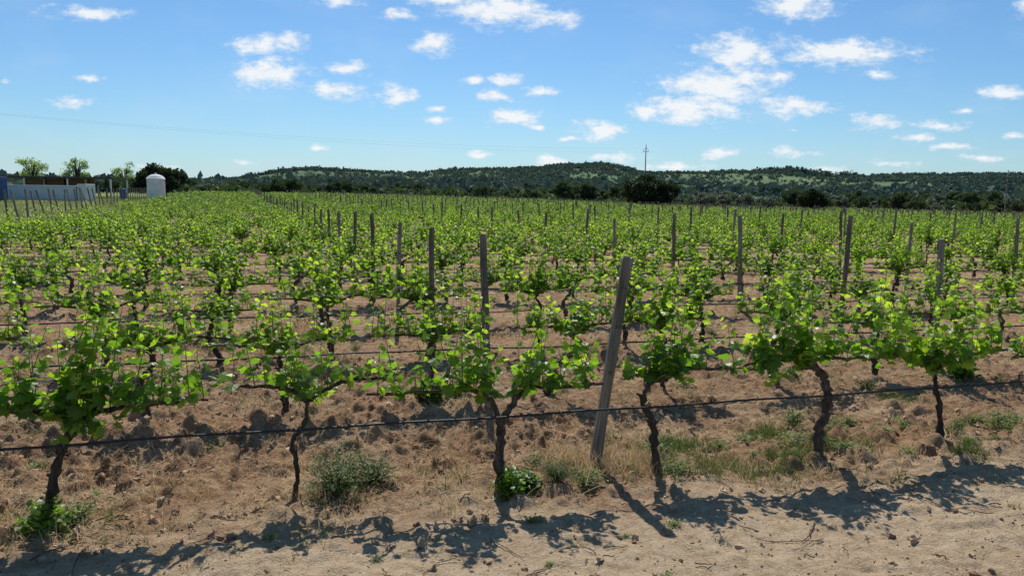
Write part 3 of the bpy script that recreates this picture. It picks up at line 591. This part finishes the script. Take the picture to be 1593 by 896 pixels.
# ------------------------------------------------------------------ sky & sun
SUN_EL=math.radians(52); SUN_AZ=math.radians(-6)
w=bpy.data.worlds.new('World'); SC.world=w; w.use_nodes=True; nt=w.node_tree; nt.nodes.clear()
out=nd(nt,'ShaderNodeOutputWorld'); bg=nd(nt,'ShaderNodeBackground'); bg.inputs['Strength'].default_value=.12
sky=nd(nt,'ShaderNodeTexSky',sky_type='NISHITA'); sky.sun_disc=False; sky.sun_elevation=SUN_EL; sky.sun_rotation=SUN_AZ; sky.air_density=1.0; sky.dust_density=.5; sky.ozone_density=2.5; sky.altitude=200
tc=nd(nt,'ShaderNodeTexCoord').outputs['Generated']; sp=nd(nt,'ShaderNodeSeparateXYZ'); nt.links.new(tc,sp.inputs[0])
U=math_(nt,'DIVIDE',sp.outputs[0],math_(nt,'MAXIMUM',sp.outputs[1],.05)); V=math_(nt,'DIVIDE',sp.outputs[2],math_(nt,'MAXIMUM',sp.outputs[1],.05))
cb=nd(nt,'ShaderNodeCombineXYZ'); nt.links.new(U,cb.inputs[0]); nt.links.new(V,cb.inputs[1])
mp=nd(nt,'ShaderNodeMapping'); mp.inputs['Scale'].default_value=(1,2.0,1); nt.links.new(cb.outputs[0],mp.inputs[0])
wn=nd(nt,'ShaderNodeTexNoise'); wn.inputs['Scale'].default_value=24; wn.inputs['Detail'].default_value=3; nt.links.new(mp.outputs[0],wn.inputs['Vector'])
dsp=nd(nt,'ShaderNodeVectorMath',operation='MULTIPLY_ADD'); nt.links.new(wn.outputs['Color'],dsp.inputs[0]); dsp.inputs[1].default_value=(.030,.014,0); nt.links.new(cb.outputs[0],dsp.inputs[2])
sh=nd(nt,'ShaderNodeVectorMath',operation='SUBTRACT'); nt.links.new(dsp.outputs[0],sh.inputs[0]); sh.inputs[1].default_value=(.015,.007,0); cc=sh.outputs[0]
CL=[(-.534,.216,.055,.010,.95),(-.318,.180,.042,.011,1.1),(-.282,.186,.025,.009,1.1),(-.311,.146,.042,.014,1.25),(-.228,.126,.036,.011,1.1),(-.153,.119,.022,.013,1.2),(-.213,.154,.025,.009,1.05),
(-.101,.184,.027,.011,1.15),(-.025,.228,.060,.017,1.2),(-.09,.242,.042,.011,1.1),(.042,.217,.033,.011,1.1),(-.22,.234,.03,.008,.95),(-.146,.218,.026,.007,.95),(-.052,.139,.016,.006,1.05),(-.01,.143,.018,.007,1.15),(-.024,.123,.022,.007,1.15),(.032,.127,.019,.006,1.1),
(.002,.095,.036,.010,1.15),(.03,.083,.013,.005,1.),(-.101,.090,.016,.006,1.1),(-.1,.103,.014,.004,.95),(.11,.082,.029,.012,1.2),(.352,.237,.042,.015,1.15),(.283,.180,.046,.019,1.2),(.410,.182,.076,.014,1.2),(.255,.136,.062,.022,1.2),(.295,.148,.045,.014,1.1),(.222,.108,.062,.017,1.2),(.17,.106,.03,.010,1.05),
(.355,.115,.046,.011,1.15),(.33,.15,.018,.012,.8),(.455,.096,.033,.009,1.1),(.545,.093,.031,.007,1.1),(.512,.078,.036,.006,1.05),(.615,.133,.037,.008,1.1),(.458,.154,.028,.006,.9),(.648,.240,.026,.015,1.),(-.562,.105,.027,.008,1.05),(-.535,.137,.014,.006,1.),(-.645,.133,.014,.006,.75),
(.05,.042,.030,.008,1.1),(-.043,.049,.018,.005,1.05),(.13,.046,.045,.008,.95),(.215,.038,.055,.007,1.0),(.265,.056,.022,.007,1.1),(.355,.057,.045,.008,.85),(.55,.066,.03,.006,1.0),(.60,.052,.03,.006,1.0),(.40,.034,.04,.006,.85),(-.34,.034,.03,.005,.85),(-.25,.053,.016,.005,1.0),(-.46,.03,.05,.005,.75),(.07,.07,.014,.004,.9),(.48,.045,.04,.006,.9),(.64,.08,.02,.005,.95),(.36,.083,.016,.004,.8),(.57,.11,.016,.004,.85)]
acc=None
for (u0,v0,a,b,s_) in CL:
    m1=nd(nt,'ShaderNodeVectorMath',operation='SUBTRACT'); nt.links.new(cc,m1.inputs[0]); m1.inputs[1].default_value=(u0,v0,0)
    m2=nd(nt,'ShaderNodeVectorMath',operation='MULTIPLY'); nt.links.new(m1.outputs[0],m2.inputs[0]); m2.inputs[1].default_value=(1/(a*1.25),1/(b*1.35),0)
    m3=nd(nt,'ShaderNodeVectorMath',operation='LENGTH'); nt.links.new(m2.outputs[0],m3.inputs[0])
    v_=math_(nt,'SUBTRACT',s_,m3.outputs['Value']); acc=v_ if acc is None else math_(nt,'MAXIMUM',acc,v_)
n1=noise(nt,34,9,.70,mp.outputs[0]); n2=noise(nt,7,6,.6,mp.outputs[0])
dens=math_(nt,'ADD',acc,math_(nt,'MULTIPLY_ADD',n1,2.8,-1.60))
mr=nd(nt,'ShaderNodeMapRange',interpolation_type='SMOOTHSTEP'); nt.links.new(dens,mr.inputs[0]); mr.inputs[1].default_value=-.25; mr.inputs[2].default_value=.85
hz=math_(nt,'MULTIPLY',ramp(nt,n2,[(.50,(0,0,0)),(.75,(1,1,1))]),.14)
low=math_(nt,'MULTIPLY',math_(nt,'EXPONENT',math_(nt,'MULTIPLY',math_(nt,'MAXIMUM',V,0.0),-18.0)),math_(nt,'MULTIPLY_ADD',n2,.5,.18))
alpha=math_(nt,'MAXIMUM',math_(nt,'MULTIPLY',mr.outputs[0],.95),math_(nt,'ADD',hz,low),clamp=True)
ccol=ramp(nt,math_(nt,'ADD',math_(nt,'MULTIPLY',dens,.6),math_(nt,'MULTIPLY',n1,.4)),[(.15,(5.4,6.4,7.5)),(.65,(7.6,7.8,8.0))])
grade=mixc(nt,1.0,sky.outputs[0],(.475,.705,.885),'MULTIPLY')
nt.links.new(mixc(nt,alpha,grade,ccol),bg.inputs[0]); nt.links.new(bg.outputs[0],out.inputs[0])
L=bpy.data.lights.new('sun','SUN'); L.energy=4.9; L.angle=math.radians(.55); L.color=(1,.955,.87); so=bpy.data.objects.new('sun',L); COL.objects.link(so)
dv=Vector((math.sin(SUN_AZ)*math.cos(SUN_EL),math.cos(SUN_AZ)*math.cos(SUN_EL),math.sin(SUN_EL))); so.rotation_euler=dv.to_track_quat('Z','Y').to_euler(); so.location=(0,0,20)
# ------------------------------------------------------------------ camera
cam=bpy.data.cameras.new('camera'); co=bpy.data.objects.new('camera',cam); COL.objects.link(co); SC.camera=co
cam.sensor_width=36; cam.lens=27.1; cam.clip_end=6000; cam.clip_start=.05
p_=math.radians(7.0); ro=math.radians(.8); fw=Vector((0,math.cos(p_),-math.sin(p_))); rt=Vector((1,0,0)); up=rt.cross(fw)
rt2=rt*math.cos(ro)+up*math.sin(ro); up2=up*math.cos(ro)-rt*math.sin(ro)
Mx=Matrix((rt2,up2,-fw)).transposed().to_4x4(); Mx.translation=(0,0,2.1); co.matrix_world=Mx
SC.view_settings.view_transform='Standard'; SC.view_settings.look='None'; SC.view_settings.exposure=0
print('vines',len(vines),'posts',len(posts))
